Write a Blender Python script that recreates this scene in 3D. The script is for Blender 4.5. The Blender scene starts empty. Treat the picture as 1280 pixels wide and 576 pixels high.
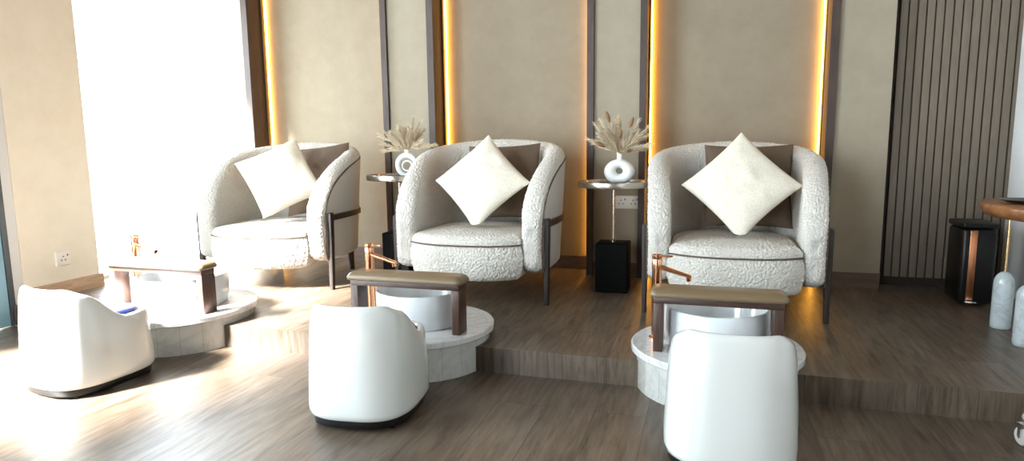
import bpy, bmesh, math, random
from mathutils import Vector, Matrix, noise
random.seed(7)
sc = bpy.context.scene
COL = sc.collection
PI = math.pi
PZ = 0.10          # platform height

# ------------------------------------------------------------------ materials
def mat(name, col=(.8,.8,.8), rough=.5, metal=0.0, coat=0.0, spec=None):
    m = bpy.data.materials.new(name); m.use_nodes = True
    b = m.node_tree.nodes['Principled BSDF']
    b.inputs['Base Color'].default_value = (*col, 1)
    b.inputs['Roughness'].default_value = rough
    b.inputs['Metallic'].default_value = metal
    if coat: b.inputs['Coat Weight'].default_value = coat; b.inputs['Coat Roughness'].default_value = .05
    if spec is not None: b.inputs['Specular IOR Level'].default_value = spec
    return m
def N(m, t, **kw):
    n = m.node_tree.nodes.new(t)
    for k, v in kw.items(): setattr(n, k, v)
    return n
def L(m, a, b): m.node_tree.links.new(a, b)
def bsdf(m): return m.node_tree.nodes['Principled BSDF']
def coords(m, scale=(1,1,1), kind='Object'):
    tc = N(m, 'ShaderNodeTexCoord'); mp = N(m, 'ShaderNodeMapping')
    mp.inputs['Scale'].default_value = scale
    L(m, tc.outputs[kind], mp.inputs['Vector']); return mp.outputs['Vector']
def ramp(m, fac, stops):
    r = N(m, 'ShaderNodeValToRGB'); cr = r.color_ramp
    while len(cr.elements) < len(stops): cr.elements.new(.5)
    for e, (p, c) in zip(cr.elements, stops): e.position = p; e.color = (*c, 1)
    L(m, fac, r.inputs['Fac']); return r.outputs['Color']
def bump(m, h, strength, dist, prev=None):
    b = N(m, 'ShaderNodeBump'); b.inputs['Strength'].default_value = strength; b.inputs['Distance'].default_value = dist
    L(m, h, b.inputs['Height'])
    if prev: L(m, prev, b.inputs['Normal'])
    return b.outputs['Normal']
def math_n(m, op, a, b=None):
    n = N(m, 'ShaderNodeMath', operation=op)
    for i, v in enumerate((a, b)):
        if v is None: continue
        if isinstance(v, (int, float)): n.inputs[i].default_value = v
        else: L(m, v, n.inputs[i])
    return n.outputs[0]
def noise_n(m, vec, scale, detail=3, rough=.5, dist=0):
    n = N(m, 'ShaderNodeTexNoise'); n.inputs['Scale'].default_value = scale; n.inputs['Detail'].default_value = detail
    n.inputs['Roughness'].default_value = rough; n.inputs['Distortion'].default_value = dist
    L(m, vec, n.inputs['Vector']); return n.outputs['Fac']

def boucle():
    m = mat('boucle_fabric', rough=.95, spec=.15)
    v = coords(m)
    vo = N(m, 'ShaderNodeTexVoronoi'); vo.inputs['Scale'].default_value = 210; vo.inputs['Randomness'].default_value = 1
    n1 = N(m, 'ShaderNodeTexNoise'); n1.inputs['Scale'].default_value = 60; n1.inputs['Detail'].default_value = 2
    L(m, v, n1.inputs['Vector'])
    mx = N(m, 'ShaderNodeMixRGB'); mx.inputs['Fac'].default_value = .03
    L(m, v, mx.inputs['Color1']); L(m, n1.outputs['Color'], mx.inputs['Color2'])
    L(m, mx.outputs[0], vo.inputs['Vector'])
    d = vo.outputs['Distance']
    c = ramp(m, d, [(0, (.74,.70,.635)), (.7, (.69,.65,.59)), (1, (.50,.46,.40))])
    L(m, c, bsdf(m).inputs['Base Color'])
    inv = math_n(m, 'SUBTRACT', 1.0, d)
    L(m, bump(m, inv, .7, .005), bsdf(m).inputs['Normal'])
    return m
def weave(name, c1, c2, scale=400, rough=.9, bs=.25):
    m = mat(name, rough=rough, spec=.2)
    v = coords(m); n = noise_n(m, v, scale, 2); n2 = noise_n(m, v, 6, 3)
    c = ramp(m, n, [(.3, c1), (.7, c2)]); L(m, c, bsdf(m).inputs['Base Color'])
    b = bump(m, n, bs, .002); L(m, bump(m, n2, .25, .03, b), bsdf(m).inputs['Normal'])
    return m
def wood(name, cd, cl, axis='z', scale=14, rough=.4, coat=0):
    m = mat(name, rough=rough, coat=coat)
    s = {'x': (.12,1,1), 'y': (1,.12,1), 'z': (1,1,.12)}[axis]
    v = coords(m, s); n = noise_n(m, v, scale*3, 5, .6, 1.2)
    L(m, ramp(m, n, [(.3, cd), (.7, cl)]), bsdf(m).inputs['Base Color'])
    L(m, bump(m, n, .15, .002), bsdf(m).inputs['Normal'])
    return m
def plank_floor():
    m = mat('oak_plank', rough=.42, spec=.55)
    tc = N(m, 'ShaderNodeTexCoord'); sp = N(m, 'ShaderNodeSeparateXYZ'); L(m, tc.outputs['Object'], sp.inputs[0])
    along = math_n(m, 'SUBTRACT', sp.outputs['Y'], sp.outputs['Z'])
    cb = N(m, 'ShaderNodeCombineXYZ'); L(m, along, cb.inputs['X']); L(m, sp.outputs['X'], cb.inputs['Y'])
    br = N(m, 'ShaderNodeTexBrick'); br.offset = .37; br.inputs['Scale'].default_value = 1
    br.inputs['Brick Width'].default_value = 1.25; br.inputs['Row Height'].default_value = .17
    br.inputs['Mortar Size'].default_value = .0012; br.inputs['Mortar Smooth'].default_value = .3
    br.inputs['Color1'].default_value = (0,0,0,1); br.inputs['Color2'].default_value = (1,1,1,1); br.inputs['Mortar'].default_value = (.5,.5,.5,1)
    L(m, cb.outputs[0], br.inputs['Vector'])
    # shift the grain from plank to plank
    sh = N(m, 'ShaderNodeVectorMath', operation='MULTIPLY_ADD'); L(m, br.outputs['Color'], sh.inputs[0])
    sh.inputs[1].default_value = (7.3, 1.9, 3.1); L(m, cb.outputs[0], sh.inputs[2])
    mp = N(m, 'ShaderNodeMapping'); mp.inputs['Scale'].default_value = (.1, 1, 1); L(m, sh.outputs[0], mp.inputs['Vector'])
    g1 = noise_n(m, mp.outputs[0], 55, 6, .62, .6)
    mp2 = N(m, 'ShaderNodeMapping'); mp2.inputs['Scale'].default_value = (.28, 1, 1); L(m, sh.outputs[0], mp2.inputs['Vector'])
    g2 = noise_n(m, mp2.outputs[0], 7.5, 4, .6, 1.6)
    g = math_n(m, 'ADD', math_n(m, 'MULTIPLY', g1, .6), math_n(m, 'MULTIPLY', g2, .4))
    c = ramp(m, g, [(.33, (.040,.025,.015)), (.46, (.100,.074,.052)), (.64, (.165,.130,.098))])
    # plank tone
    tone = ramp(m, br.outputs['Color'], [(0, (.80,.78,.76)), (1, (1.06,1.04,1.02))])
    mx = N(m, 'ShaderNodeMixRGB', blend_type='MULTIPLY'); mx.inputs[0].default_value = 1
    L(m, c, mx.inputs[1]); L(m, tone, mx.inputs[2])
    # knots
    mp3 = N(m, 'ShaderNodeMapping'); mp3.inputs['Scale'].default_value = (.45, 1.6, 1); L(m, sh.outputs[0], mp3.inputs['Vector'])
    vo = N(m, 'ShaderNodeTexVoronoi'); vo.inputs['Scale'].default_value = 2.6; L(m, mp3.outputs[0], vo.inputs['Vector'])
    kn = ramp(m, math_n(m, 'ADD', vo.outputs['Distance'], math_n(m, 'MULTIPLY', g1, .08)), [(.055, (.25,.2,.17)), (.12, (1,1,1))])
    mk = N(m, 'ShaderNodeMixRGB', blend_type='MULTIPLY'); mk.inputs[0].default_value = 1
    L(m, mx.outputs[0], mk.inputs[1]); L(m, kn, mk.inputs[2])
    mo = N(m, 'ShaderNodeMixRGB', blend_type='MULTIPLY'); L(m, br.outputs['Fac'], mo.inputs[0])
    L(m, mk.outputs[0], mo.inputs[1]); mo.inputs[2].default_value = (.35,.32,.3,1)
    L(m, mo.outputs[0], bsdf(m).inputs['Base Color'])
    b = bump(m, g1, .08, .001); L(m, bump(m, math_n(m, 'SUBTRACT', 1.0, br.outputs['Fac']), .4, .001, b), bsdf(m).inputs['Normal'])
    L(m, ramp(m, g1, [(.3, (.42,)*3), (.7, (.36,)*3)]), bsdf(m).inputs['Roughness'])
    return m
def wallpaper(name, c1, c2):
    m = mat(name, rough=.85, spec=.2)
    v = coords(m); n = noise_n(m, v, 9, 6, .65); n2 = noise_n(m, v, 220, 2)
    L(m, ramp(m, n, [(.3, c1), (.7, c2)]), bsdf(m).inputs['Base Color'])
    b = bump(m, n, .12, .006); L(m, bump(m, n2, .25, .0015, b), bsdf(m).inputs['Normal'])
    return m
def marble(name, tiles=0, base=(.68,.68,.67), vein=(.5,.5,.5)):
    m = mat(name, rough=.16, coat=.2)
    v = coords(m); n = noise_n(m, v, 5, 6, .6, 2.2)
    a = math_n(m, 'ABSOLUTE', math_n(m, 'SUBTRACT', n, .5))
    c = ramp(m, a, [(0, vein), (.025, tuple(x*.93 for x in base)), (.12, base)])
    if tiles:
        tc = N(m, 'ShaderNodeTexCoord'); gr = N(m, 'ShaderNodeTexGradient', gradient_type='RADIAL'); L(m, tc.outputs['Object'], gr.inputs[0])
        t = math_n(m, 'MULTIPLY', gr.outputs['Fac'], tiles)
        wn = N(m, 'ShaderNodeTexWhiteNoise', noise_dimensions='1D'); L(m, math_n(m, 'FLOOR', t), wn.inputs['W'])
        tone = ramp(m, wn.outputs['Value'], [(0, (.74,.73,.70)), (.5, (.93,.93,.92)), (1, (1,1,1))])
        mx = N(m, 'ShaderNodeMixRGB', blend_type='MULTIPLY'); mx.inputs[0].default_value = 1
        L(m, c, mx.inputs[1]); L(m, tone, mx.inputs[2])
        fr = math_n(m, 'FRACT', t); jo = ramp(m, fr, [(0, (.55,.53,.5)), (.03, (1,1,1))])
        my = N(m, 'ShaderNodeMixRGB', blend_type='MULTIPLY'); my.inputs[0].default_value = 1
        L(m, mx.outputs[0], my.inputs[1]); L(m, jo, my.inputs[2]); c = my.outputs[0]
    L(m, c, bsdf(m).inputs['Base Color'])
    return m
def emit(name, col, s):
    m = bpy.data.materials.new(name); m.use_nodes = True; nt = m.node_tree; nt.nodes.clear()
    e = nt.nodes.new('ShaderNodeEmission'); o = nt.nodes.new('ShaderNodeOutputMaterial')
    e.inputs[0].default_value = (*col, 1); e.inputs[1].default_value = s; nt.links.new(e.outputs[0], o.inputs[0]); return m
def pane_mat():
    m = bpy.data.materials.new('window_glass'); m.use_nodes = True; nt = m.node_tree; nt.nodes.clear()
    t = nt.nodes.new('ShaderNodeBsdfTransparent'); g = nt.nodes.new('ShaderNodeBsdfGlossy'); g.inputs['Roughness'].default_value = .02
    x = nt.nodes.new('ShaderNodeMixShader'); x.inputs[0].default_value = .06; o = nt.nodes.new('ShaderNodeOutputMaterial')
    nt.links.new(t.outputs[0], x.inputs[1]); nt.links.new(g.outputs[0], x.inputs[2]); nt.links.new(x.outputs[0], o.inputs[0]); return m

M = dict(
    boucle=boucle(),
    plain=weave('plain_upholstery', (.50,.47,.42), (.58,.55,.50), 300, .9, .2),
    piping=mat('dark_piping', (.10,.065,.045), .7),
    pillow_w=weave('cream_pillow_fabric', (.72,.66,.54), (.86,.80,.68), 160, .9, .35),
    pillow_b=weave('taupe_pillow_fabric', (.105,.070,.046), (.16,.112,.078), 350, .7, .2),
    legwood=wood('dark_leg_wood', (.010,.006,.004), (.022,.012,.008), 'z', rough=.6),
    benchwood=wood('walnut_wood', (.03,.014,.010), (.085,.043,.029), 'z'),
    bwtop=wood('walnut_wood_crosswise', (.03,.014,.010), (.075,.038,.026), 'x'),
    leather=mat('taupe_leather', (.17,.118,.065), .36),
    floor=plank_floor(),
    wall=wallpaper('plaster_wallpaper', (.33,.285,.21), (.37,.32,.24)),
    niche=wallpaper('niche_wallpaper', (.29,.24,.17), (.33,.275,.20)),
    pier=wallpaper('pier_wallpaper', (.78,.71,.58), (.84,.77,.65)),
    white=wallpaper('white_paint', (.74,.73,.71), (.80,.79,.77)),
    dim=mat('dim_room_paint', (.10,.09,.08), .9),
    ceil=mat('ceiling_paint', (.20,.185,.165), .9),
    fin=wood('fin_wood', (.035,.020,.015), (.065,.040,.030), 'z', rough=.55),
    base=wood('baseboard_wood', (.10,.06,.04), (.17,.11,.075), 'x', rough=.5),
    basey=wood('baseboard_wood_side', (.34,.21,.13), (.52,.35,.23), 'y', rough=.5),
    slat=wood('slat_wood', (.15,.12,.085), (.19,.155,.115), 'z', rough=.6),
    slatgap=mat('slat_groove', (.03,.018,.012), .7),
    led=emit('led_warm', (1,.44,.05), 27),
    marble=marble('white_marble', vein=(.52,.51,.49)), clad=marble('marble_cladding', 22, (.58,.58,.55), (.48,.48,.45)),
    bullet=marble('veined_marble', 0, (.50,.55,.56), (.38,.42,.43)),
    ceramic=mat('white_ceramic', (.68,.71,.73), .12, coat=.3),
    gloss=mat('white_glossy_shell', (.62,.63,.60), .16, coat=.6),
    blue=mat('navy_vinyl', (.012,.02,.085), .35),
    black=mat('black_plastic', (.006,.006,.006), .35, spec=.3),
    blackm=mat('black_matte', (.003,.003,.003), .7, spec=.1),
    rose=mat('rose_gold', (.86,.42,.24), .13, 1),
    copper=mat('copper_strip', (.65,.28,.14), .25, 1),
    steel=mat('brushed_bronze_steel', (.55,.50,.44), .24, 1),
    chrome=mat('chrome', (.8,.8,.8), .1, 1),
    brass=mat('brass', (.70,.50,.24), .25, 1),
    mirror=mat('dark_glass', (.10,.09,.08), .06, .6),
    vase=mat('matte_white_ceramic', (.84,.83,.80), .45),
    pampas=weave('dried_pampas', (.62,.50,.34), (.80,.69,.52), 90, .95, .1),
    tail=weave('brown_dried_head', (.17,.09,.04), (.32,.19,.09), 120, .95, .3),
    stem=mat('dried_stem', (.45,.33,.18), .8),
    slabw=wood('live_edge_wood', (.12,.04,.015), (.34,.15,.055), 'x', 8, .35, coat=.3),
    socket=mat('socket_plate', (.78,.74,.66), .4), hole=mat('socket_hole', (.03,.03,.03), .6),
    doorp=mat('blue_grey_paint', (.28,.48,.60), .5), dooredge=mat('dark_metal_frame', (.03,.035,.04), .4),
    frame=mat('white_window_frame', (.8,.8,.8), .4),
    wheel=mat('white_wheel', (.75,.73,.70), .4),
)
GLASS = pane_mat()

# ------------------------------------------------------------------ helpers
def link(name, me, m, parent=None, loc=(0,0,0), ang=40):
    o = bpy.data.objects.new(name, me); COL.objects.link(o)
    ms = m if isinstance(m, (list, tuple)) else [m]
    for x in ms: me.materials.append(x)
    me.shade_smooth()
    try: me.set_sharp_from_angle(angle=math.radians(ang))
    except Exception: pass
    o.location = loc
    if parent: o.parent = parent
    return o
def mesh(name, V, F, m, parent=None, loc=(0,0,0), ang=40, mi=None):
    me = bpy.data.meshes.new(name); me.from_pydata([tuple(v) for v in V], [], F); me.update()
    bm = bmesh.new(); bm.from_mesh(me); bmesh.ops.recalc_face_normals(bm, faces=bm.faces); bm.to_mesh(me); bm.free()
    if mi:
        for p, i in zip(me.polygons, mi): p.material_index = i
    return link(name, me, m, parent, loc, ang)
class MB:
    def __init__(s): s.V = []; s.F = []
    def add(s, V, F):
        k = len(s.V); s.V += [tuple(v) for v in V]; s.F += [tuple(i+k for i in f) for f in F]; return s
    def box(s, x0, x1, y0, y1, z0, z1, b=0.0):
        if b <= 0:
            V = [(x,y,z) for z in (z0,z1) for y in (y0,y1) for x in (x0,x1)]
            F = [(0,2,3,1),(4,5,7,6),(0,1,5,4),(2,6,7,3),(0,4,6,2),(1,3,7,5)]
            return s.add(V, F)
        out = rrect((x0+x1)/2, (y0+y1)/2, (x1-x0)/2, (y1-y0)/2, b, 3)
        return s.loft(out, [(b, z0), (b*.3, z0+b*.3), (0, z0+b), (0, z1-b), (b*.3, z1-b*.3), (b, z1)])
    def loft(s, outline, prof):
        # outline: xy loop (ccw); prof: [(inset, z)] ; insets follow the normals
        n = len(outline); V = []
        nr = []
        for i in range(n):
            a = Vector(outline[i-1]); b = Vector(outline[(i+1) % n]); t = (b-a).normalized(); nr.append(Vector((t.y, -t.x)))
        for ins, z in prof:
            for i in range(n):
                p = Vector(outline[i]) - nr[i]*ins; V.append((p.x, p.y, z))
        return s.rings(V, n, len(prof))
    def rings(s, V, n, k, cap0=True, cap1=True):
        F = []
        for r in range(k-1):
            for i in range(n):
                j = (i+1) % n; F.append((r*n+i, r*n+j, (r+1)*n+j, (r+1)*n+i))
        if cap0: F.append(tuple(range(n))[::-1])
        if cap1: F.append(tuple((k-1)*n+i for i in range(n)))
        return s.add(V, F)
    def lathe(s, prof, cx=0, cy=0, n=48, cap0=True, cap1=True):
        V = [(cx+r*math.cos(2*PI*i/n), cy+r*math.sin(2*PI*i/n), z) for r, z in prof for i in range(n)]
        return s.rings(V, n, len(prof), cap0, cap1)
    def loft_c(s, outline, prof):
        # like loft, but the inset shrinks the loop towards its middle
        n = len(outline); cx = sum(p[0] for p in outline)/n; cy = sum(p[1] for p in outline)/n; V = []
        hx = max(abs(p[0]-cx) for p in outline); hy = max(abs(p[1]-cy) for p in outline)
        for ins, z in prof:
            for x, y in outline: V.append((cx+(x-cx)*(1-ins/hx), cy+(y-cy)*(1-ins/hy), z))
        return s.rings(V, n, len(prof))
    def loft_rr(s, cx, cy, hx, hy, r, prof):
        V = []; n = 0
        for ins, z in prof:
            q = rrect(cx, cy, hx-ins, hy-ins, max(r-ins*.7, .004), 6); n = len(q); V += [(x, y, z) for x, y in q]
        return s.rings(V, n, len(prof))
    def tube(s, pts, r, n=10, caps=True):
        P = [Vector(p) for p in pts]; R = r if isinstance(r, (list, tuple)) else [r]*len(P)
        up = Vector((0,0,1)); V = []; prev = None
        for i, p in enumerate(P):
            t = (P[min(i+1, len(P)-1)] - P[max(i-1, 0)]).normalized()
            if prev is None:
                a = up.cross(t)
                if a.length < .05: a = Vector((1,0,0)).cross(t)
            else: a = prev - t*prev.dot(t)
            a.normalize(); b = t.cross(a); prev = a
            for k in range(n):
                q = 2*PI*k/n; V.append(p + (a*math.cos(q) + b*math.sin(q))*R[i])
        return s.rings(V, n, len(P), caps, caps)
    def build(s, name, m, parent=None, loc=(0,0,0), ang=40): return mesh(name, s.V, s.F, m, parent, loc, ang)
def rrect(cx, cy, hx, hy, r, k=5):
    out = []
    for (sx, sy, a0) in ((1,-1,-90), (1,1,0), (-1,1,90), (-1,-1,180)):
        for i in range(k+1):
            a = math.radians(a0 + 90*i/k)
            out.append((cx+sx*(hx-r)+r*math.cos(a), cy+sy*(hy-r)+r*math.sin(a)))
    return out
def empty(name, loc, rz=0):
    o = bpy.data.objects.new(name, None); COL.objects.link(o); o.empty_display_size = .1
    o.location = loc; o.rotation_euler = (0, 0, rz); return o
def tag(o, label=None, cat=None, group=None, kind=None):
    if label: o['label'] = label
    if cat: o['category'] = cat
    if group: o['group'] = group
    if kind: o['kind'] = kind
    return o
def struct(o): o['kind'] = 'structure'; return o
def copy_tree(o, parent=None):
    kids = list(o.children)
    c = o.copy(); COL.objects.link(c)
    if parent: c.parent = parent
    for ch in kids: copy_tree(ch, c)
    return c
def interp(x, pts):
    if x <= pts[0][0]: return pts[0][1]
    for (a, va), (b, vb) in zip(pts, pts[1:]):
        if x <= b:
            t = (x-a)/(b-a); return va+(vb-va)*t
    return pts[-1][1]
def smooth_interp(x, pts):
    # catmull-rom through the keys
    if x <= pts[0][0]: return pts[0][1]
    if x >= pts[-1][0]: return pts[-1][1]
    for i in range(len(pts)-1):
        if x <= pts[i+1][0]:
            x0, y0 = pts[i]; x1, y1 = pts[i+1]
            m0 = (y1-pts[i-1][1])/(x1-pts[i-1][0]) if i > 0 else (y1-y0)/(x1-x0)
            m1 = (pts[i+2][1]-y0)/(pts[i+2][0]-x0) if i+2 < len(pts) else (y1-y0)/(x1-x0)
            h = x1-x0; t = (x-x0)/h
            return (2*t**3-3*t**2+1)*y0+(t**3-2*t**2+t)*h*m0+(-2*t**3+3*t**2)*y1+(t**3-t**2)*h*m1

# ------------------------------------------------------------------ the room
XL, XR, YB, YF, ZC = -3.37, 1.48, 3.95, -3.2, 2.6
YG = 3.775   # face of the wall between the niches
STEP = 2.30
struct(MB().box(XL-.1, XR+.1, YF-.1, STEP, -.1, 0).build('floor', M['floor']))
struct(MB().box(XL-.1, XR+.1, STEP, YB+.1, -.1, PZ).build('platform', M['floor']))
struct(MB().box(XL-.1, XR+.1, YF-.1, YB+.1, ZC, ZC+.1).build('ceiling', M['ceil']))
w = MB()
struct(MB().box(XL-.1, XR+.1, YB, YB+.1, 0, ZC).build('wall_back', M['niche']))
panels = [(-3.0, -2.004), (-1.644, -.684), (-.345, .592)]
gaps = [(XL, -3.046), (-1.965, -1.687), (-.645, -.382), (.632, .893)]
for a, b in gaps: w.box(a, b, YG, YB+.02, 0, ZC)
struct(w.build('wall_back', M['wall']))
fins = [(-3.046, -3.0), (-2.004, -1.965), (-1.687, -1.644), (-.684, -.645), (-.382, -.345), (.592, .632)]
for i, (a, b) in enumerate(fins):
    struct(MB().box(a, b, 3.755, YB, PZ, ZC, .0).build('trim_%d' % (i+1), M['fin']))
LEDL = ['leftmost niche at its left edge, by the blown bright wall', 'leftmost niche at its right edge', 'middle niche at its left edge, behind the middle armchair',
        'middle niche at its right edge, beside the round table', 'right niche at its left edge', 'right niche at its right edge, behind the right armchair']
for i, x in enumerate((-2.988, -2.012, -1.632, -.690, -.333, .584)):
    sg = 1 if i % 2 == 0 else -1
    o = MB().box(x-.004, x+.004, 3.930, 3.948, PZ+.01, ZC-.02).build('led_strip', M['led'])
    xc = x-sg*.007
    MB().box(xc-.0028, xc+.0028, 3.900, 3.949, PZ+.005, ZC-.01).build('shield_lip', M['fin'], o)  # lip added to keep the strip's glow off the fin
    tag(o, 'warm light strip in the ' + LEDL[i], 'light strip', 'light strips edging the wall niches')
# baseboards
bb = MB()
for a, b in panels: bb.box(a, b, YB-.015, YB, PZ, PZ+.085)
for a, b in gaps: bb.box(a, b, YG-.012, YG, PZ, PZ+.085)
struct(bb.build('baseboard_back', M['base']))
# slatted panel to the right corner
t = struct(MB().box(.895, XR, 3.90, YB, PZ, ZC).build('trim_7', M['slatgap']))
sl = MB(); x = .938
while x < XR-.01:
    sl.box(x, min(x+.033, XR), 3.886, 3.902, PZ+.05, ZC); x += .0405
sl.build('slat', M['slat'], t, ang=30)['kind'] = 'stuff'
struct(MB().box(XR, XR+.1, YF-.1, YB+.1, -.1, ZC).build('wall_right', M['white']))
# left wall: pier, added sun-blocking header, windows
PY0, PY1 = 2.37, 2.80
struct(MB().box(XL-.25, XL, PY0, PY1, 0, ZC).build('wall_left', M['pier']))
b2 = MB().box(XL, XL+.014, PY0, PY1+.014, PZ, PZ+.075).box(XL-.2, XL, PY1, PY1+.014, PZ, PZ+.075)
struct(b2.build('baseboard_left', M['basey']))
def window(n, axis, a0, a1, z0, z1, fixed, cols, rows=1, mt=.03):
    f = MB(); p = MB()
    def bx(mb, u0, u1, v0, v1, d0, d1):
        if axis == 'y': mb.box(fixed+d0, fixed+d1, u0, u1, v0, v1)
        else: mb.box(u0, u1, fixed+d0, fixed+d1, v0, v1)
    for i in range(cols+1):
        u = a0+(a1-a0)*i/cols; u0 = max(a0, u-mt/2); u1 = min(a1, u+mt/2)
        if i == 0: u1 = a0+mt
        if i == cols: u0 = a1-mt
        bx(f, u0, u1, z0, z1, -.05, -.01)
    for j in range(rows+1):
        v = z0+(z1-z0)*j/rows; v0 = max(z0, v-mt/2); v1 = min(z1, v+mt/2)
        if j == 0: v1 = z0+mt
        if j == rows: v0 = z1-mt
        bx(f, a0+mt, a1-mt, v0, v1, -.049, -.011)
    bx(p, a0+mt, a1-mt, z0+mt, z1-mt, -.032, -.028)
    o = struct(f.build('window_%d' % n, M['frame'])); p.build('pane', GLASS, o)
window(1, 'y', PY1, YG, PZ, 1.97, XL-.1, 1, 1, .03)
struct(MB().box(XL-.25, XL, PY1, YG, 1.97, ZC).build('wall_left', M['pier']))  # unseen header, added to keep the sun off the leftmost niche
window(2, 'y', -.7, 1.30, 0.0, ZC, XL, 1)
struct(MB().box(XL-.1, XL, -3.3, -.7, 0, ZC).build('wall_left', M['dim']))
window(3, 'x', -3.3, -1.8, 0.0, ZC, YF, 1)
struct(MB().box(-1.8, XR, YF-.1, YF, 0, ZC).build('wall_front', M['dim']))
# door beside the pier
d = struct(MB().box(XL-.03, XL+.0, 1.36, 2.285, 0.005, 2.15, .004).build('door_1', M['doorp']))
MB().box(XL-.035, XL+.006, 2.285, 2.312, 0.005, 2.15).build('edge_frame', M['dooredge'], d)
MB().tube([(XL+.0, 1.46, .95), (XL+.05, 1.46, .95), (XL+.05, 1.46, 1.25), (XL, 1.46, 1.25)], .01).build('door_handle', M['chrome'], d)
struct(MB().box(XL-.1, XL, 1.30, 2.37, 2.15, ZC).box(XL-.1, XL-.01, 1.30, 1.36, 0, 2.15).box(XL-.1, XL-.01, 2.312, 2.37, 0, 2.15).build('trim_8', M['frame']))

# sockets
def socket(x, y, z, wdt, hgt, face, label, gangs=2):
    r = empty('wall_socket', (x, y, z), 0 if face == 'y' else PI/2)
    tag(r, label, 'socket')
    # local: plate in xz, front towards -y
    pl = MB().loft([(px, pz) for px, pz in rrect(0, 0, wdt/2, hgt/2, .006, 3)], [(0, 0), (0, .006), (.004, .009)])
    V = [(a, -c, b) for a, b, c in pl.V]; mesh('plate', V, pl.F, M['socket'], r)
    for g in range(gangs):
        h = MB(); cx = (g-(gangs-1)/2)*wdt/gangs
        for dx, dz in ((-.011, -.008), (.011, -.008), (0, .012)):
            h.box(cx+dx-.0035, cx+dx+.0035, -.0105, -.008, dz-.003, dz+.003)
        h.box(cx+wdt/gangs*.28, cx+wdt/gangs*.36, -.0105, -.008, .012, .022)
        h.build('pin_holes', M['hole'], r)
    return r
socket(-.445, YG, .545, .14, .075, 'y', 'cream double wall socket behind the round table beside the right armchair')
socket(XL, 2.585, .30, .08, .08, 'x', 'white wall socket low on the beige wall at far left', 1)

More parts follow.
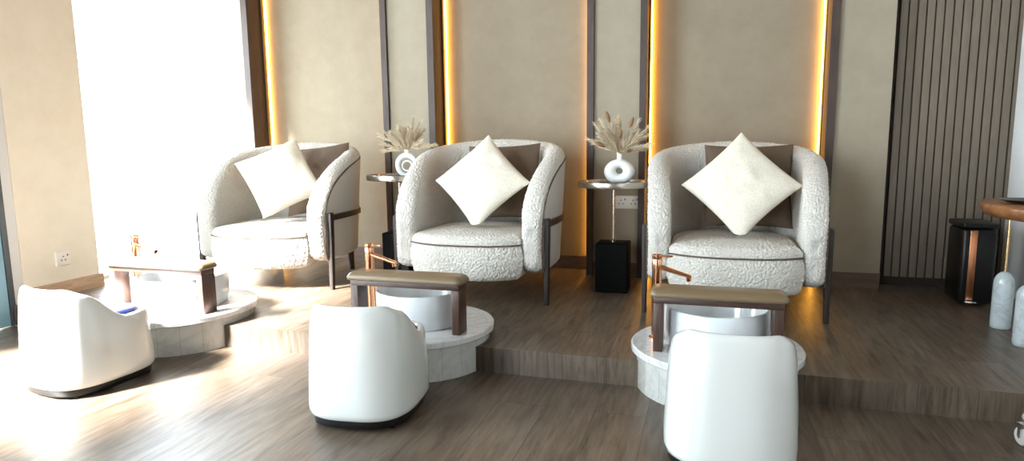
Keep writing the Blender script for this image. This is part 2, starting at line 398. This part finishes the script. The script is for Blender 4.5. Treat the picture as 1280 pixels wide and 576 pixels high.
# ------------------------------------------------------------------ armchair
def chair_path(s, S):
    """centre line of the shell, s from -1 (front left) to 1 (front right) -> (x, y)"""
    return S[min(len(S)-1, max(0, int(round((s+1)/2*(len(S)-1)))))]
tex = bpy.data.textures.new('boucle_nubs', 'VORONOI'); tex.noise_scale = .0108; tex.noise_intensity = 1.0
def nubs(o, lv):
    d = o.modifiers.new('fine', 'SUBSURF'); d.levels = d.render_levels = lv; d.subdivision_type = 'SIMPLE'
    m = o.modifiers.new('nubs', 'DISPLACE'); m.texture = tex; m.strength = -.0066; m.mid_level = .35; m.texture_coords = 'LOCAL'
    return o
def make_chair():
    root = empty('armchair', (0,0,0))
    T = .105
    # centre line, front at y=-.33, back at y=+.28
    half = []
    n1 = 16
    for i in range(n1):
        u = i/n1; half.append(Vector((.325+.012*math.sin(u*PI/2), -.335+u*.315)))
    n2 = 44
    for i in range(n2+1):
        a = i/n2*PI/2; e = 2/2.35
        half.append(Vector((.337*math.cos(a)**e, -.02+.305*math.sin(a)**e)))
    # resample by arclength
    def resample(P, k):
        d = [0]
        for a, b in zip(P, P[1:]): d.append(d[-1]+(b-a).length)
        out = []
        for i in range(k):
            t = d[-1]*i/(k-1); j = 0
            while j < len(d)-2 and d[j+1] < t: j += 1
            f = (t-d[j])/max(1e-9, d[j+1]-d[j]); out.append((P[j].lerp(P[j+1], f), t))
        return out, d[-1]
    full = half + [Vector((-p.x, p.y)) for p in half[::-1][1:]]
    pts, Ltot = resample(full, 121)
    # denser near both ends
    keys = [(0, .48), (.06, .55), (.14, .615), (.26, .685), (.40, .735), (.56, .770), (.75, .790), (1, .797)]
    samples = []
    ends = [0, .004, .010, .018, .028, .04, .055, .072, .09, .11, .13]
    tt = ends + [.15+(Ltot-.3)*i/110 for i in range(111)] + [Ltot-e for e in ends[::-1]]
    def at(t):
        x = t/Ltot*120; i = min(119, int(x)); return pts[i][0].lerp(pts[i+1][0], x-i)
    K = 14
    V = []; nring = 0; pip_l = []
    for t in tt:
        p = at(t); tg = (at(min(Ltot, t+.01))-at(max(0, t-.01))).normalized(); nrm = Vector((tg.y, -tg.x))  # outward
        if nrm.dot(p-Vector((0, -.05))) < 0: nrm = -nrm
        e = min(t, Ltot-t)
        hgt = smooth_interp(e, keys)
        zc = .31; R = .13
        f = 1.0 if e >= R else math.sqrt(max(0, 1-(1-e/R)**2))**.75
        th = T/2 * (1.0 if e >= .05 else (.35+.65*math.sqrt(max(0, 1-(1-e/.05)**2))))
        zt = zc+(hgt-zc)*(.45+.55*f); zb = zc-(zc-.145)*(.50+.50*f)
        # lean outward slightly with height in the back
        lean = .035*min(1, e/.5)
        ring = []
        r = min(th, (zt-zb)/2)*.98
        for k in range(K+1):       # top round
            a = PI*k/K; ring.append((math.cos(a)*th, zt-r+math.sin(a)*r))
        ring += [(-th, zt-r-(zt-r-zb-.02)*q/14) for q in range(1, 14)]
        for k in range(7):
            a = PI+PI*k/6; ring.append((math.cos(a)*th*(.97), zb+.02+math.sin(a)*.02))
        ring += [(th, zb+.02+(zt-r-zb-.02)*q/14) for q in range(1, 14)]
        nring = len(ring)
        for o, z in ring:
            ln = lean*((z-.3)/.48)
            q = p+nrm*(o+ln); V.append((q.x, q.y, z))
        if e > .012:
            o = th*1.01; z = zt-r*.95; q = p+nrm*(o+lean*((z-.3)/.48)); pip_l.append(((q.x, q.y, z), e))
    mb = MB(); mb.rings(V, nring, len(tt)); sh = nubs(mb.build('shell', M['boucle'], root, ang=180), 3)
    # outer plain cloth: thin skin panel on the outside of the shell below the piping
    # piping: runs up the outer front edge of each arm and around below the crest
    left = [q for q, e in pip_l]
    def down(x_sign):
        out = []
        for z in (.16, .2, .26, .32, .38, .43):
            f = abs(z-.31)/.16
            y = -.318+.030*f*f
            out.append((x_sign*(.325+T/2+.001), y, z))
        return out
    cut = [p for (p, e) in pip_l if e > .045]
    path = down(1) + cut + down(-1)[::-1]
    # smooth the path
    P = [Vector(p) for p in path]
    for _ in range(6): P = [P[0]]+[(P[i-1]+P[i]*2+P[i+1])/4 for i in range(1, len(P)-1)]+[P[-1]]
    MB().tube(P, .0042, 8).build('piping', M['piping'], sh)
    # outer cloth panel
    k = nring; V2 = []; cnt = 0
    for i, t in enumerate(tt):
        e = min(t, Ltot-t)
        if e < .04: continue
        p = at(t); tg = (at(min(Ltot, t+.01))-at(max(0, t-.01))).normalized(); nrm = Vector((tg.y, -tg.x))
        if nrm.dot(p-Vector((0, -.05))) < 0: nrm = -nrm
        hgt = smooth_interp(e, keys); f = 1.0 if e >= .13 else math.sqrt(max(0, 1-(1-e/.13)**2))**.75
        zt = .31+(hgt-.31)*(.45+.55*f); zb = .31-(.165)*(.5+.5*f); lean = .035*min(1, e/.5)
        for j in range(9):
            z = zb+.025+(zt-T/2-.004-zb-.025)*j/8
            q = p+nrm*(T/2+.003+lean*((z-.3)/.48)); V2.append((q.x, q.y, z))
        cnt += 1
    F2 = [(i*9+j, (i+1)*9+j, (i+1)*9+j+1, i*9+j+1) for i in range(cnt-1) for j in range(8)]
    op = mesh('outer_panel', V2, F2, M['plain'], root, ang=60)
    # seat base and cushion
    out = []
    for i in range(25):
        a = -1+2*i/24; out.append((a*.282, -.335-.085*(1-abs(a)**2.6)))
    for i in range(25):
        a = PI*i/24; out.append((.282*math.cos(a), -.02+.25*math.sin(a)))
    st = nubs(MB().loft_c(out, [(.10, .115), (.05, .118), (.02, .128), (.005, .145), (-.004, .18), (-.007, .20), (-.008, .22), (-.008, .24), (-.006, .26), (-.003, .275), (.0, .288), (.004, .292)]).build('seat_base', M['boucle'], root, ang=180), 4)
    nubs(MB().loft_c(out, [(.006, .291), (.0, .296), (.0, .303), (.0, .310), (.003, .318), (.008, .326), (.016, .333), (.028, .339)]+[(.028+.022*q, .339+.011*math.sin(min(1, q/6)*PI/2)) for q in range(1, 13)]).build('seat_cushion', M['boucle'], root, ang=180), 3)
    sp = [(x, y-.002, .293) for x, y in out[:25]]
    MB().tube(sp, .0038, 8).build('seat_piping', M['piping'], st)
    # side frames
    for s in (-1, 1):
        mb = MB(); x = s*.392
        V = []
        for z, hx, hy, dy in ((0, .011, .014, -.012), (.2, .013, .017, -.004), (.40, .015, .021, 0), (.415, .013, .018, 0)):
            for (ax, ay) in rrect(x, -.27+dy, hx, hy, .006, 3): V.append((ax, ay, z))
        mb.rings(V, 16, 4); mb.build('front_leg', M['legwood'], root, ang=50)
        rail = [(s*.392, -.27), (s*.398, -.1), (s*.396, .02), (s*.376, .13), (s*.33, .22), (s*.27, .275)]
        V = []
        PP = [Vector(p) for p in rail]
        for i, p in enumerate(PP):
            tg = (PP[min(i+1, 5)]-PP[max(0, i-1)]).normalized(); nn = Vector((tg.y, -tg.x))
            for o, z in ((-.010, .372), (.010, .372), (.010, .402), (-.010, .402)):
                q = p+nn*o; V.append((q.x, q.y, z))
        MB().rings(V, 4, 6).build('side_rail', M['legwood'], root, ang=30)
        V = []
        for z, r_, dy in ((0, .012, .02), (.12, .016, .008), (.17, .017, 0)):
            for (ax, ay) in rrect(s*.25, .25+dy, r_, r_, .006, 3): V.append((ax, ay, z))
        MB().rings(V, 16, 3).build('rear_leg', M['legwood'], root, ang=50)
    return root
def pillow_mesh(name, size, thick, m, seed, parent=None, wr=.006):
    n = 40; V = []; F = []; idx = {}
    for side in (1, -1):
        for i in range(n+1):
            for j in range(n+1):
                u = -1+2*i/n; v = -1+2*j/n
                edge = (i in (0, n)) or (j in (0, n))
                if side == -1 and edge: idx[(side, i, j)] = idx[(1, i, j)]; continue
                h = thick/2*((1-abs(u)**2.2)*(1-abs(v)**2.2))**.55
                # edges pulled in between the pointed corners
                pu = 1-.06*(1-v*v); pv = 1-.06*(1-u*u)
                w_ = noise.noise(Vector((u*2.3+seed, v*2.3, seed*1.7)))*wr*2 + noise.noise(Vector((u*6, v*6+seed, seed)))*wr*.6
                x = u*size/2*pu; z = v*size/2*pv
                y = -side*(h + (0 if edge else w_*(h/(thick/2)))) 
                idx[(side, i, j)] = len(V); V.append((x, y, z))
    for side in (1, -1):
        for i in range(n):
            for j in range(n):
                q = (idx[(side,i,j)], idx[(side,i+1,j)], idx[(side,i+1,j+1)], idx[(side,i,j+1)])
                F.append(q if side == 1 else q[::-1])
    return mesh(name, V, F, m, parent, ang=80)
def place_pillow(o, loc, lean, spin, yaw=0):
    # spin about its own normal, lean back, then turn
    R = Matrix.Rotation(yaw, 4, 'Z') @ Matrix.Rotation(-lean, 4, 'X') @ Matrix.Rotation(spin, 4, 'Y')
    o.matrix_world = Matrix.Translation(loc) @ R

proto = make_chair()
CH = [((.122, 3.285), 0.0, 1.0, 'cream boucle barrel armchair on the right, behind the rightmost foot basin'),
      ((-1.150, 3.30), 0.0, 1.035, 'cream boucle barrel armchair in the middle, between the two round side tables'),
      ((-2.415, 3.30), .10, 1.03, 'cream boucle barrel armchair on the left, washed in window light')]
for i, ((x, y), rz, sc_, lab) in enumerate(CH):
    o = proto if i == 0 else copy_tree(proto)
    o.location = (x, y, PZ); o.rotation_euler = (0, 0, rz); o.scale = (sc_,)*3
    tag(o, lab, 'armchair', 'boucle barrel armchairs along the back wall')
R = math.radians
pw = [((.150, 3.165, .690), R(24), R(45), 0, .38, 'cream square cushion standing on its corner on the right armchair'),
      ((-1.130, 3.165, .700), R(24), R(46), 0, .375, 'cream square cushion standing on its corner on the middle armchair'),
      ((-2.335, 3.12, .715), R(20), R(66), R(34), .365, 'cream square cushion tilted sideways on the left armchair')]
for loc, ln, spn, yw, sz, lab in pw:
    o = pillow_mesh('cushion', sz, .13, M['pillow_w'], random.random()*9)
    tag(o, lab, 'cushion', 'cream cushions on the armchairs'); place_pillow(o, loc, ln, spn, yw)
    zs = PZ+(.356 if loc[0] > -.5 else .368)      # the lowest corner is pressed flat on the seat
    mw = o.matrix_world.copy(); mi = mw.inverted()
    for v in o.data.vertices:
        p = mw @ v.co
        if p.z < zs+.05:
            d = zs+.05-p.z; p.z = zs+.05*math.exp(-d/.05); sx = 1 if p.x > loc[0] else -1
            p.x += sx*min(.012, d*.25)*min(1, abs(p.x-loc[0])/.01); v.co = mi @ p
pb = [((.192, 3.385, .672), R(14), 0, 0, 'taupe square cushion behind the cream one on the right armchair'),
      ((-1.085, 3.395, .685), R(14), R(-2), 0, 'taupe square cushion behind the cream one on the middle armchair'),
      ((-2.27, 3.40, .690), R(14), R(-6), R(4), 'taupe square cushion behind the cream one on the left armchair')]
for loc, ln, spn, yw, lab in pb:
    o = pillow_mesh('cushion', .42, .11, M['pillow_b'], random.random()*9)
    tag(o, lab, 'cushion', 'taupe cushions on the armchairs'); place_pillow(o, loc, ln, spn, yw)

# ------------------------------------------------------------------ side tables
def make_table():
    r = empty('side_table', (0,0,0)); z = .590; Rr = .19
    MB().lathe([(Rr-.006, z-.030), (Rr, z-.030), (Rr+.001, z-.028), (Rr+.001, z-.002), (Rr, z), (Rr-.005, z), (Rr-.006, z-.002), (Rr-.006, z-.016), (.0, z-.016)][:8]
               + [(Rr-.006, z-.030)], n=72, cap0=False, cap1=False).build('tray_rim', M['steel'], r, ang=30)
    MB().lathe([(.001, z-.026), (Rr-.0065, z-.026), (Rr-.0065, z-.016), (.001, z-.016)], n=72).build('glass_top', M['mirror'], r, ang=30)
    MB().lathe([(.012, z-.045), (.05, z-.034), (.05, z-.026), (.001, z-.026)], n=24).lathe([(.0085, .26), (.0085, z-.04)], n=20).lathe([(.016, .262), (.016, .272), (.009, .276)], n=20).build('pole', M['steel'], r, ang=30)
    MB().box(-.085, .085, -.085, .085, 0, .262, .006).build('pedestal', M['blackm'], r, ang=30)
    return r
tb = make_table()
TB = [((-.475, 3.42), 1.0, 'round side table with dark glass tray top, between the middle and right armchairs'),
      ((-1.762, 3.47), 1.05, 'round side table with dark glass tray top, left of the middle armchair')]
for i, ((x, y), zs, lab) in enumerate(TB):
    o = tb if i == 0 else copy_tree(tb)
    o.location = (x, y, PZ); o.scale = (1, 1, zs); tag(o, lab, 'side table', 'round tray side tables between the armchairs')
TZ = PZ+.590-.016; TZ2 = PZ+(.590-.016)*1.05
# vases
def ring_vase(name, loc, rx, rz_, hole, tube_y, neck, yaw):
    """a flattened torus body with an eccentric hole and a short neck"""
    r = empty(name, loc, yaw); n = 56; k = 20; V = []
    hx, hz = 0.0, hole[1]
    for i in range(n):
        a = 2*PI*i/n
        o = Vector((rx*math.cos(a), rz_*math.sin(a)+rz_)); q = Vector((hole[0]*math.cos(a)+hx, hole[0]*math.sin(a)*hole[2]+rz_+hz))
        if o.y < .006: o.y = .006
        c = (o+q)/2; d = (o-q)/2
        for j in range(k):
            b = 2*PI*j/k; p = c+d*math.cos(b)
            V.append((p.x, math.sin(b)*tube_y*(.6+.4*min(1, d.length/.02)), p.y))
    F = [(i*k+j, ((i+1) % n)*k+j, ((i+1) % n)*k+(j+1) % k, i*k+(j+1) % k) for i in range(n) for j in range(k)]
    mb = MB().add(V, F)
    top = 2*rz_
    mb.lathe([(.021, top-.022), (.015, top-.006), (.0135, top+neck*.6), (.0165, top+neck), (.013, top+neck), (.010, top+neck*.4), (.010, top)], n=24)
    mb.build('body', M['vase'], r, ang=60)
    return r
v3 = ring_vase('vase', (-.445, 3.41, TZ), .081, .066, (.017, .004, .9), .036, .034, 0)
tag(v3, 'white ceramic vase with small round hole, on the table beside the right armchair', 'vase')
v2 = ring_vase('vase', (-1.675, 3.41, TZ2), .072, .074, (.040, -.004, 1.05), .026, .016, .15)
tag(v2, 'white ring vase with large round hole, on the table left of the middle armchair', 'vase')
# an inner ring in the open one
V = []
n, k = 40, 12
for i in range(n):
    a = 2*PI*i/n
    for j in range(k):
        b = 2*PI*j/k; rr = .029+.006*math.cos(b)
        V.append((rr*math.cos(a), .012*math.sin(b), .070+rr*math.sin(a)))
F = [(i*k+j, ((i+1) % n)*k+j, ((i+1) % n)*k+(j+1) % k, i*k+(j+1) % k) for i in range(n) for j in range(k)]
mesh('inner_ring', V, F, M['vase'], v2, ang=60)

def bouquet(loc, rad, tails, seed, label, n_pl=26, lo=18):
    rnd = random.Random(seed)
    r = empty('dried_grass_bouquet', loc)
    tag(r, label, 'dried grass bouquet')
    pl = MB(); stm = MB()
    for i in range(n_pl):
        az = rnd.uniform(0, 2*PI); tilt = R(rnd.uniform(4, 78))
        if rnd.random() < .5: az = rnd.choice([0, PI])+rnd.uniform(-.6, .6)
        ln = rad*rnd.uniform(.72, 1.08)*(1 if tilt > .5 else .92)
        d = Vector((math.sin(tilt)*math.cos(az), math.sin(tilt)*math.sin(az)*.7, math.cos(tilt)))
        droop = rnd.uniform(.0, .25)
        def pt(t): return Vector((0,0,0))+d*ln*t+Vector((0,0,-droop*ln*t*t))
        stm.tube([(0,0,-.03)]+[pt(t) for t in (.02, .2, .4, .6, .8)], .0012, 5)
        # feathery blades along the outer part of the stem
        for q in range(64):
            t = rnd.uniform(.25, 1.0); p = pt(t); tg = (pt(min(1.02, t+.05))-pt(t-.05)).normalized()
            side = Vector((rnd.gauss(0,1), rnd.gauss(0,1), rnd.gauss(0,1))); side -= tg*side.dot(tg); side.normalize()
            l2 = rnd.uniform(.03, .06)*(1.15-t*.5); wd = rnd.uniform(.0008, .0017)
            a = p; b = p+tg*l2*.5+side*l2*.22; c = p+tg*l2+side*l2*.34+Vector((0,0,-.004))
            cr = tg.cross(side)*wd; V = [a-cr, a+cr, b+cr*1.2, b-cr*1.2, c]
            pl.add(V, [(0,1,2,3), (3,2,4)]); 
            V = [a-side*wd, a+side*wd, b+side*wd, b-side*wd, c]; pl.add(V, [(0,1,2,3), (3,2,4)])
    o = pl.build('plume', M['pampas'], r, ang=60); o['kind'] = 'stuff'
    stm.build('stem', M['stem'], r)['kind'] = 'stuff'
    for (dx, dy, dz, s) in tails:
        e = Vector((dx, dy, dz)); d = e.normalized()
        st = MB().tube([(0,0,-.03), e*.5, e], .0011, 5).build('tail_stem', M['stem'], r)
        mb = MB(); pts = []; rr = []
        for j in range(9):
            t = j/8; pts.append(e+d*(t-.3)*s*2.4); rr.append(max(.0008, s*.42*math.sin(PI*min(1, .04+t*.94))**.7))
        mb.tube(pts, rr, 12).build('bunny_tail', M['tail'], r, ang=80)
    return r
bouquet((-.445, 3.41, TZ+.155), .205, [(-.055,-.03,.185,.026), (.058,-.02,.155,.024), (.010,-.05,.10,.024), (-.085,-.05,.05,.026), (.055,-.07,.02,.022), (-.01,.02,.13,.02)], 3,
        'pale dried grass with brown bunny tails, in the small-holed vase by the right armchair', 30)
bouquet((-1.675, 3.41, TZ2+.150), .195, [], 11, 'pale dried pampas grass in the ring vase left of the middle armchair', 32)

# ------------------------------------------------------------------ foot bath stations
ST = [(.045, .303, .43, .215, 'rightmost'), (-1.137, .310, .475, .235, 'middle'), (-2.375, .338, .53, .27, 'leftmost')]
PT = .16
GR = 'pedicure stations in front of the armchairs'
WH = {'rightmost': 'right', 'middle': 'middle', 'leftmost': 'left'}
for cx, Rp, bw, fo, side in ST:
    cy = 2.385
    r = empty('marble_podium', (cx, cy, 0)); tag(r, 'round white marble podium set into the step in front of the %s armchair' % WH[side], 'podium', 'round marble podiums')
    MB().lathe([(Rp-.02, .0), (Rp-.02, PT-.026)], n=96).build('side_cladding', M['clad'], r, ang=30)
    MB().lathe([(Rp-.004, PT-.027), (Rp, PT-.023), (Rp, PT-.004), (Rp-.004, PT)], n=96).build('top_slab', M['marble'], r, ang=30)
    # basin
    by = 2.40; Rb = .186 if side != 'leftmost' else .20
    b = MB().lathe([(Rb*.93, PT), (Rb*.95, PT+.004), (Rb, PT+.05), (Rb, PT+.138), (Rb-.003, PT+.142), (Rb-.010, PT+.142), (Rb-.013, PT+.138), (Rb-.015, PT+.06), (Rb-.05, PT+.022), (.03, PT+.014)], n=80)
    o = b.build('foot_basin', M['ceramic'], None, (cx, by, 0), ang=50)
    tag(o, 'round white foot basin on the %s marble podium' % side if side != 'middle' else 'round white foot basin on the middle marble podium', 'basin', 'white foot basins')
    MB().lathe([(.018, PT+.0145), (.018, PT+.018), (.012, PT+.020)], n=24).build('drain', M['rose'], o)
    # footrest bench
    br = empty('footrest_bench', (cx, 2.278, PT)); tag(br, 'low walnut footrest bench with padded taupe top, straddling the %s foot basin' % side, 'footrest', 'padded footrest benches')
    for s in (-1, 1):
        x0 = s*(bw/2-.018)
        MB().box(x0-.016, x0+.016, -.040, .040, 0, .176, .002).build('leg', M['benchwood'], br, ang=30)
    MB().box(-bw/2+.002, bw/2-.002, -.041, .041, .176, .198, .002).build('top_board', M['bwtop'], br, ang=30)
    MB().loft_rr(0, 0, bw/2+.012, .058, .024, [(.012, .198), (.003, .200), (0, .207), (.001, .214), (.008, .224), (.022, .231), (.04, .233)]).build('pad', M['leather'], br, ang=70)
    # tap
    t = empty('tap', (cx-fo, 2.40, PT)); tag(t, 'tall rose-gold tap standing left of the %s foot basin' % side, 'tap', 'rose gold taps')
    MB().lathe([(.026, 0), (.026, .006), (.0185, .010), (.0175, .02), (.0175, .262), (.0185, .266), (.0185, .300), (.0175, .304)], n=28).build('body', M['rose'], t, ang=40)
    sp = []; V = []
    for i in range(13):
        u = i/12; x = .006+u*.118; z = .276-.034*u; hw = .014-.002*u; hh = .011-.004*u
        for a in range(12):
            q = 2*PI*a/12; V.append((x+math.sin(q)*0, math.cos(q)*hw, z+math.sin(q)*hh))
    MB().rings(V, 12, 13).tube([(.114, 0, .242), (.117, 0, .226)], .009, 14).build('spout', M['rose'], t, ang=60)
    MB().lathe([(.0165, .304), (.0185, .308), (.0185, .320), (.014, .323)], n=28).loft(rrect(.028, 0, .030, .007, .005, 3), [(0, .312), (0, .317), (.002, .319)]).build('lever', M['rose'], t, ang=40)

# ------------------------------------------------------------------ pedicure stools (facing +y)
def make_stool():
    r = empty('pedicure_stool', (0,0,0)); n = 96; HW, HD = .181, .205
    def plan(a, sc_x, sc_y, e=2/3.0):
        c, s = math.cos(a), math.sin(a)
        return math.copysign(abs(c)**e, c)*HW*sc_x, math.copysign(abs(s)**e, s)*HD*sc_y
    def top(y, xn=0):     # y from -1 (back) to 1 (front)
        t = (y+.50)/(.28+.50); t = max(0, min(1, t)); t = t*t*(3-2*t)
        return .402*(1-t)+.268*t - .040*(1-t)*max(0, (abs(xn)-.70)/.30)**2
    V = []; rows = []
    zs = [0, .02, .06, .15, .3, .45, .6, .75, .87, .95, .985, 1.0]
    for zi in zs:
        for i in range(n):
            a = 2*PI*i/n
            x, y = plan(a, 1, 1); yn = y/HD
            zt = top(yn, x/HW); z = .038+(zt-.038)*zi
            # taper with absolute height, flared toward the base
            hgt = max(0, z-.038)/.37
            tx = 1.0 - .11*hgt**1.6; ty = 1.0-.12*hgt**1.4
            if yn > .0: ty = 1.0-.10*hgt
            ed = 0
            if zi > .93: ed = {.95: .002, .985: .006, 1.0: .013}.get(zi, 0)
            if zi == 0: ed = .012
            elif zi == .02: ed = .003
            k = 1-ed/.2
            V.append((x*tx*k, y*ty*k, z))
    # inner wall
    inner = [(.022, 0), (.028, -.006), (.031, -.02), (.033, -.06)]
    for ins, dz in inner:
        for i in range(n):
            a = 2*PI*i/n
            x, y = plan(a, 1, 1); yn = y/HD; zt = top(yn, x/HW); z = zt+dz-.001
            if ins > .03: z = max(.235, min(z, .25)) if ins > .032 else max(.25, z)
            hgt = (zt-.045)/.37
            tx = 1.0-.11*hgt**1.6; ty = 1.0-.12*hgt**1.4
            if yn > 0: ty = 1.0-.10*hgt
            k = 1-ins/.2
            V.append((x*tx*k, y*ty*k, z))
    MB().rings(V, n, len(zs)+len(inner), False, False).build('shell', M['gloss'], r, ang=60)
    # seat cushion, sits inside the shell
    pts = [plan(2*PI*i/60, .80, .82) for i in range(60)]
    MB().loft(pts, [(.004, .225), (0, .235), (0, .262), (.006, .272), (.02, .280), (.05, .284), (.09, .285)]).build('seat_cushion', M['blue'], r, ang=60)
    pts = [plan(2*PI*i/60, .93, .93) for i in range(60)]
    MB().loft(pts, [(.004, .012), (0, .016), (0, .050), (.004, .058)]).build('base_plate', M['black'], r, ang=60)
    for sx in (-1, 1):
        for sy in (-1, 1):
            c = MB()
            V = [(sx*.12-.010, sy*.135+.019*math.cos(2*PI*q/20), .019+.019*math.sin(2*PI*q/20)) for q in range(20)] + [(sx*.12+.010, sy*.135+.019*math.cos(2*PI*q/20), .019+.019*math.sin(2*PI*q/20)) for q in range(20)]
            c.rings(V, 20, 2); c.box(sx*.12-.013, sx*.12+.013, sy*.135-.008, sy*.135+.008, .019, .03)
            c.build('caster', M['black'], r, ang=40)
    return r
s0 = make_stool()
SS = [((.078, 1.86), 0, 'glossy white bucket-shaped pedicure stool in front of the right foot basin'),
      ((-1.080, 1.865), R(7), 'glossy white bucket-shaped pedicure stool in front of the middle foot basin'),
      ((-2.27, 1.81), R(-6), 'glossy white bucket-shaped pedicure stool at far left, navy seat showing')]
for i, ((x, y), rz, lab) in enumerate(SS):
    o = s0 if i == 0 else copy_tree(s0)
    o.location = (x, y, 0); o.rotation_euler = (0, 0, rz); tag(o, lab, 'stool', 'white pedicure stools')

# ------------------------------------------------------------------ right end: bin, live-edge table, trolley
b = empty('pedal_bin', (1.235, 3.58, PZ)); tag(b, 'tall black bin with a copper strip, standing in the dark right corner', 'bin')
MB().box(-.072, .072, -.10, .10, .012, .37, .018).build('bin_body', M['black'], b, ang=40)
MB().box(-.075, .075, -.103, .103, .372, .400, .012).build('lid', M['black'], b, ang=40)
MB().box(-.042, -.012, -.1045, -.0995, .03, .365, .002).build('copper_strip', M['copper'], b, ang=30)
MB().box(-.05, -.005, -.13, -.095, .018, .028, .003).build('pedal', M['chrome'], b, ang=30)
t = empty('live_edge_table', (1.32, 3.02, PZ)); tag(t, 'side table with live-edge brown wooden top on brass rods and marble feet, right edge', 'table')
out = []
for i in range(64):
    a = 2*PI*i/64; w_ = 1+.06*noise.noise(Vector((math.cos(a)*1.4, math.sin(a)*1.4, 4)))+.03*noise.noise(Vector((math.cos(a)*4, math.sin(a)*4, 9)))
    out.append((.25*math.cos(a)*w_*(1 if math.cos(a) < 0 else .5), .30*math.sin(a)*w_))
MB().loft(out, [(.045, .478), (.022, .486), (.006, .502), (0, .520), (.004, .533), (.010, .536)]).build('wooden_top', M['slabw'], t, ang=50)
for lx, ly in ((-.118, .09), (-.135, -.165), (.09, .0)):
    prof = [(.034, 0), (.037, .003), (.0375, .02), (.037, .19)]+[(.037*math.cos(a), .19+.052*math.sin(a)) for a in [R(q) for q in (15, 30, 45, 60, 75, 86)]]
    k = MB().lathe(prof, lx, ly, 40).build('marble_foot', M['bullet'], t, ang=50)
    MB().lathe([(.0045, .238), (.0045, .486)], lx, ly, 16).build('rod', M['brass'], k, ang=50)
dsh = MB().lathe([(.02, 0), (.05, .004), (.075, .014), (.078, .017), (.074, .017), (.048, .008), (.001, .005)], n=40).build('shallow_dish', M['black'], None, (1.20, 3.00, PZ+.536))
tag(dsh, 'shallow black dish on the live-edge wooden table top', 'dish')

t = empty('trolley', (1.055, 2.06, 0), R(12)); tag(t, 'white wheeled trolley corner at the bottom right edge', 'trolley')
MB().box(-.125, .15, -.11, .13, .068, .095, .012).build('base_tray', M['gloss'], t)
MB().lathe([(.018, .09), (.018, .40), (.014, .402)], .06, 0, 20).build('column', M['chrome'], t)
for sx in (-1, 1):
    for sy in (-1, 1):
        x, y = sx*.125, sy*.105; c = MB()
        V = [(x+d_, y+rr*math.cos(2*PI*q/28), .028+rr*math.sin(2*PI*q/28)) for d_, rr in ((-.011, .020), (-.011, .025), (-.007, .028), (.007, .028), (.011, .025), (.011, .020)) for q in range(28)]
        c.rings(V, 28, 6)
        w_ = c.build('caster_wheel', M['wheel'], t, ang=40)
        MB().tube([(x-.015, y, .028), (x+.015, y, .028)], .006, 12).box(x-.016, x+.016, y-.010, y+.010, .052, .068).box(x-.016, x-.0125, y-.006, y+.006, .028, .056).box(x+.0125, x+.016, y-.006, y+.006, .028, .056).build('fork', M['chrome'], w_)

# ------------------------------------------------------------------ light
wd = bpy.data.worlds.new('World'); sc.world = wd; wd.use_nodes = True
bg = wd.node_tree.nodes['Background']; bg.inputs[0].default_value = (.80, .92, 1.0, 1); bg.inputs[1].default_value = 23.0
def portal(loc, rot, sx, sy):
    l = bpy.data.lights.new('window_portal', 'AREA'); l.shape = 'RECTANGLE'; l.size = sx; l.size_y = sy; l.cycles.is_portal = True
    o = bpy.data.objects.new('window_portal', l); COL.objects.link(o); o.location = loc; o.rotation_euler = rot
portal((XL-.16, (PY1+YG)/2, 1.07), (0, R(-90), 0), 1.95, YG-PY1)
portal((XL-.08, .3, 1.3), (0, R(-90), 0), 2.6, 2.0)
portal((-2.55, YF-.08, 1.3), (R(90), 0, 0), 1.5, 2.6)
sl_ = bpy.data.lights.new('sun', 'SUN'); sl_.energy = 215; sl_.angle = R(12); sl_.color = (1, .98, .95)
so = bpy.data.objects.new('sun', sl_); COL.objects.link(so)
so.rotation_euler = Vector((.62, 1.0, -1.02)).to_track_quat('-Z', 'Y').to_euler()

# ------------------------------------------------------------------ camera
def cam_matrix(f=800., yh=178., xv=710., yaw=17.0, z=.90):
    yv = 288+f*f/(288-yh)
    dn = Vector((xv-640, yv-288, f)).normalized(); up = -dn
    fw = Vector((0,0,1)); h = (fw-up*fw.dot(up)).normalized(); r = h.cross(up)
    if r.x < 0: r = -r
    a = math.radians(yaw); Y = h*math.cos(a)+r*math.sin(a); X = r*math.cos(a)-h*math.sin(a)
    Mx = Matrix((X, Y, up))
    right = Mx @ Vector((1,0,0)); down = Mx @ Vector((0,1,0)); fwd = Mx @ Vector((0,0,1))
    m = Matrix((right, -down, -fwd)).transposed().to_4x4(); m.translation = Vector((0,0,z)); return m
cd = bpy.data.cameras.new('Camera'); co = bpy.data.objects.new('Camera', cd); COL.objects.link(co)
cd.sensor_width = 36; cd.sensor_fit = 'HORIZONTAL'; cd.lens = 800/1280*36; cd.clip_start = .02
co.matrix_world = cam_matrix(); sc.camera = co

vs = sc.view_settings
sc.display_settings.display_device = 'sRGB'
vs.view_transform = 'Standard'; vs.look = 'None'; vs.gamma = 1; vs.use_curve_mapping = False; vs.exposure = -0.12
cy_ = sc.cycles
cy_.max_bounces = 8; cy_.diffuse_bounces = 3; cy_.glossy_bounces = 4; cy_.transparent_max_bounces = 8
cy_.caustics_reflective = False; cy_.caustics_refractive = False; cy_.sample_clamp_indirect = 6
cy_.use_denoising = True
try: cy_.denoiser = 'OPENIMAGEDENOISE'
except Exception: pass
